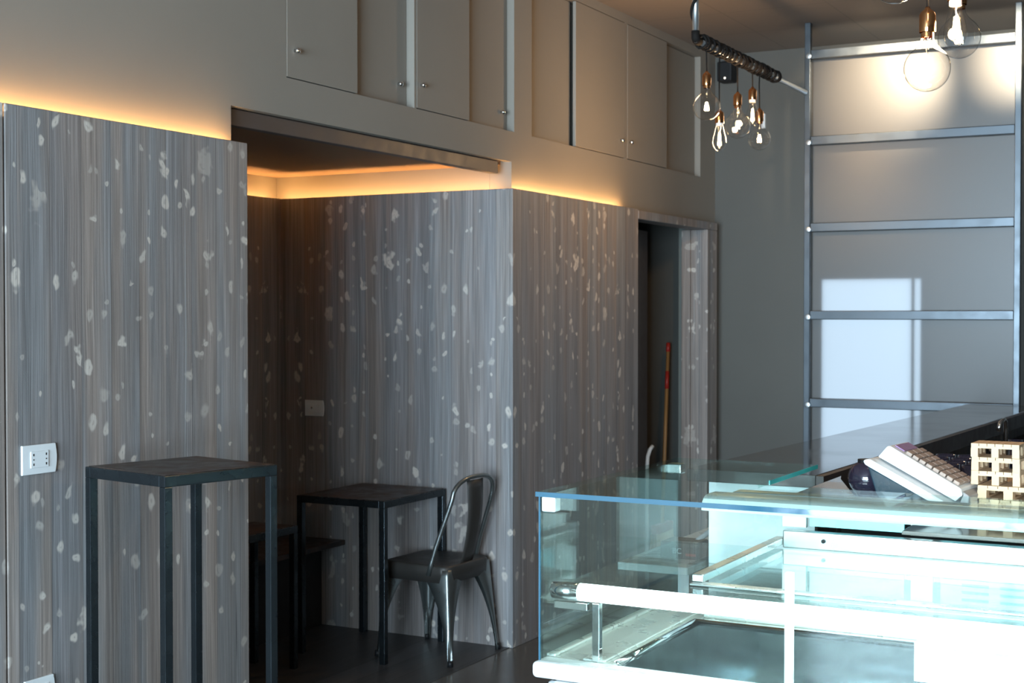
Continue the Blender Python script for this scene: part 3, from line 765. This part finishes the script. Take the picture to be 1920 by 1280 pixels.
# ------------------------------------------------------------------ cash register
# local frame: x = towards the low keyboard end, y = depth away from the viewer, z up
t = thing('cash_register', 'white cash register with sloping keyboard and dark blue transparent body on the case deck', 'cash register', (4.00, .86, 1.062), math.radians(-97))
def RP(pts, y0, y1): return prism(pts, 'y', y0, y1)
link('body', RP([(-.103, .120), (-.095, .095), (-.08, .05), (-.055, .0), (.118, .0), (.118, .014)], -.10, .085), 'register', t, bevel=.004)
link('shell', RP([(-.108, .122), (-.114, .132), (-.108, .137), (-.095, .139), (.105, .041), (.125, .030), (.129, .016), (.112, .014)], -.105, .09), 'whitep', t, bevel=.004, seg=3)
kb = link('keyboard_deck', RP([(-.088, .142), (-.062, .172), (-.054, .174), (.142, .069), (.147, .052), (.128, .034)], -.06, .088), 'whitep', t, bevel=.003)
link('front_lip', RP([(.1485, .052), (.148, .062), (.166, .050), (.163, .030), (.135, .020)], -.06, .088), 'greyp', kb, bevel=.003)
dx, dz = .196, -.105; ln = math.hypot(dx, dz); ux, uz = dx / ln, dz / ln; nx, nz = -uz, ux
for i in range(8):
    s = .045 + i * .0212
    for j in range(3):
        bx_, bz_ = -.054 + ux * s, .174 + uz * s
        y0 = -.048 + j * .043
        q = [(bx_ + nx * .0005, bz_ + nz * .0005), (bx_ + nx * .010, bz_ + nz * .010), (bx_ + ux * .0175 + nx * .010, bz_ + uz * .0175 + nz * .010), (bx_ + ux * .0175 + nx * .0005, bz_ + uz * .0175 + nz * .0005)]
        link('key', RP(q, y0, y0 + .038), 'keyp', kb, bevel=.0015)
q = [(-.054 + ux * .006 + nx * .001, .174 + uz * .006 + nz * .001), (-.054 + ux * .006 + nx * .004, .174 + uz * .006 + nz * .004), (-.054 + ux * .036 + nx * .004, .174 + uz * .036 + nz * .004), (-.054 + ux * .036 + nx * .001, .174 + uz * .036 + nz * .001)]
link('display', RP(q, -.035, .07), 'pink', kb)
link('drawer_lock', boxes((.028, .042, -.1025, -.1002, .008, .028)), 'greyp', t)

# ------------------------------------------------------------------ mini pallets
def pallet(loc, rz, w, d, h, label):
    t = thing('mini_pallet', label, 'pallet', loc, rz, 'small wooden pallets stacked beside the register')
    # w along x (front), d along y
    n = 6; g = .0015; bw = (w - g * (n - 1)) / n
    tk = h * .2
    for i in range(n):
        x = -w / 2 + i * (bw + g)
        link('top_board', boxes((x, x + bw, -d / 2, d / 2, h - tk, h)), 'pallet', t)
    link('cross_board', boxes(*[(-w / 2, w / 2, y - d * .07, y + d * .07, h - 1.75 * tk, h - tk) for y in (-d * .43, 0, d * .43)]), 'pallet', t)
    for x in (-w * .43, 0, w * .43):
        for y in (-d * .43, 0, d * .43): link('block', boxes((x - w * .075, x + w * .075, y - d * .07, y + d * .07, tk * .7, h - 1.75 * tk)), 'pallet', t)
    link('bottom_board', boxes(*[(x - w * .075, x + w * .075, -d / 2, d / 2, 0, tk * .7) for x in (-w * .43, 0, w * .43)]), 'pallet', t)
    return t
PZ = 1.0625
px_, py_ = 4.15, .72
a = math.radians(-94)
pallet((4.10, .60, PZ), a, .165, .23, .036, 'larger small wooden pallet at the bottom of the stack')
pallet((4.105, .607, PZ + .0365), a, .160, .23, .036, 'larger small wooden pallet carrying the three smallest pallets')
pallet((4.055, .647, PZ + .073), a, .128, .10, .037, 'smallest-size pallet resting directly on the larger pallets')
pallet((4.055, .645, PZ + .1105), a - .04, .128, .10, .037, 'smallest-size pallet in the middle of the upper three')
pallet((4.055, .650, PZ + .148), a + .03, .126, .10, .037, 'smallest-size pallet topmost of the stack')

# ------------------------------------------------------------------ lights
def area(name, loc, rot, sx, sy, e, col):
    l = bpy.data.lights.new(name, 'AREA'); l.shape = 'RECTANGLE'; l.size = sx; l.size_y = sy; l.energy = e; l.color = col
    o = bpy.data.objects.new(name, l); o.location = loc; o.rotation_euler = rot; COL.objects.link(o); return o
area('daylight', (X0 - .3, .85, 1.5), (0, -PI / 2, 0), 2.8, 4.1, 1800, (.66, .84, 1.0))
def spot(loc, tgt, e, ang, blend, col, size=.03):
    l = bpy.data.lights.new('ceiling_spot', 'SPOT'); l.energy = e; l.spot_size = math.radians(ang); l.spot_blend = blend; l.color = col; l.shadow_soft_size = size
    o = bpy.data.objects.new('ceiling_spot_light', l); o.location = loc
    o.rotation_euler = (Vector(tgt) - Vector(loc)).to_track_quat('-Z', 'Y').to_euler(); COL.objects.link(o)
spot((7.3, 1.9, 3.22), (8.25, 2.0, 2.93), 260, 54, 1, (1, .80, .54))
spot((7.35, 1.15, 3.22), (8.25, 1.26, 3.02), 330, 38, 1, (1, .84, .60))
for (x, y), lb in (((7.3, 1.9), 'small ceiling spotlight lighting the first shelving bay'), ((7.35, 1.15), 'small ceiling spotlight nearer the right edge')):
    t = thing('ceiling_spotlight', lb, 'spotlight', (x, y, ZC), 0, 'ceiling spotlights before the shelving')
    link('base', lt([(0, 0), (.035, 0), (.035, -.012), (0, -.012)], seg=20), 'black', t)
    link('lamp_head', tb([(-.02, 0, -.02), (.0, 0, -.06)], [.03, .022], 16), 'black', t, smooth=True)

w = bpy.data.worlds.new('sky'); S.world = w; w.use_nodes = True
bg = w.node_tree.nodes['Background']; bg.inputs[0].default_value = (.55, .75, 1.0, 1); bg.inputs[1].default_value = .5

S.view_settings.view_transform = 'Standard'; S.view_settings.look = 'None'; S.view_settings.gamma = 1; S.view_settings.use_curve_mapping = False
S.view_settings.exposure = 0.0
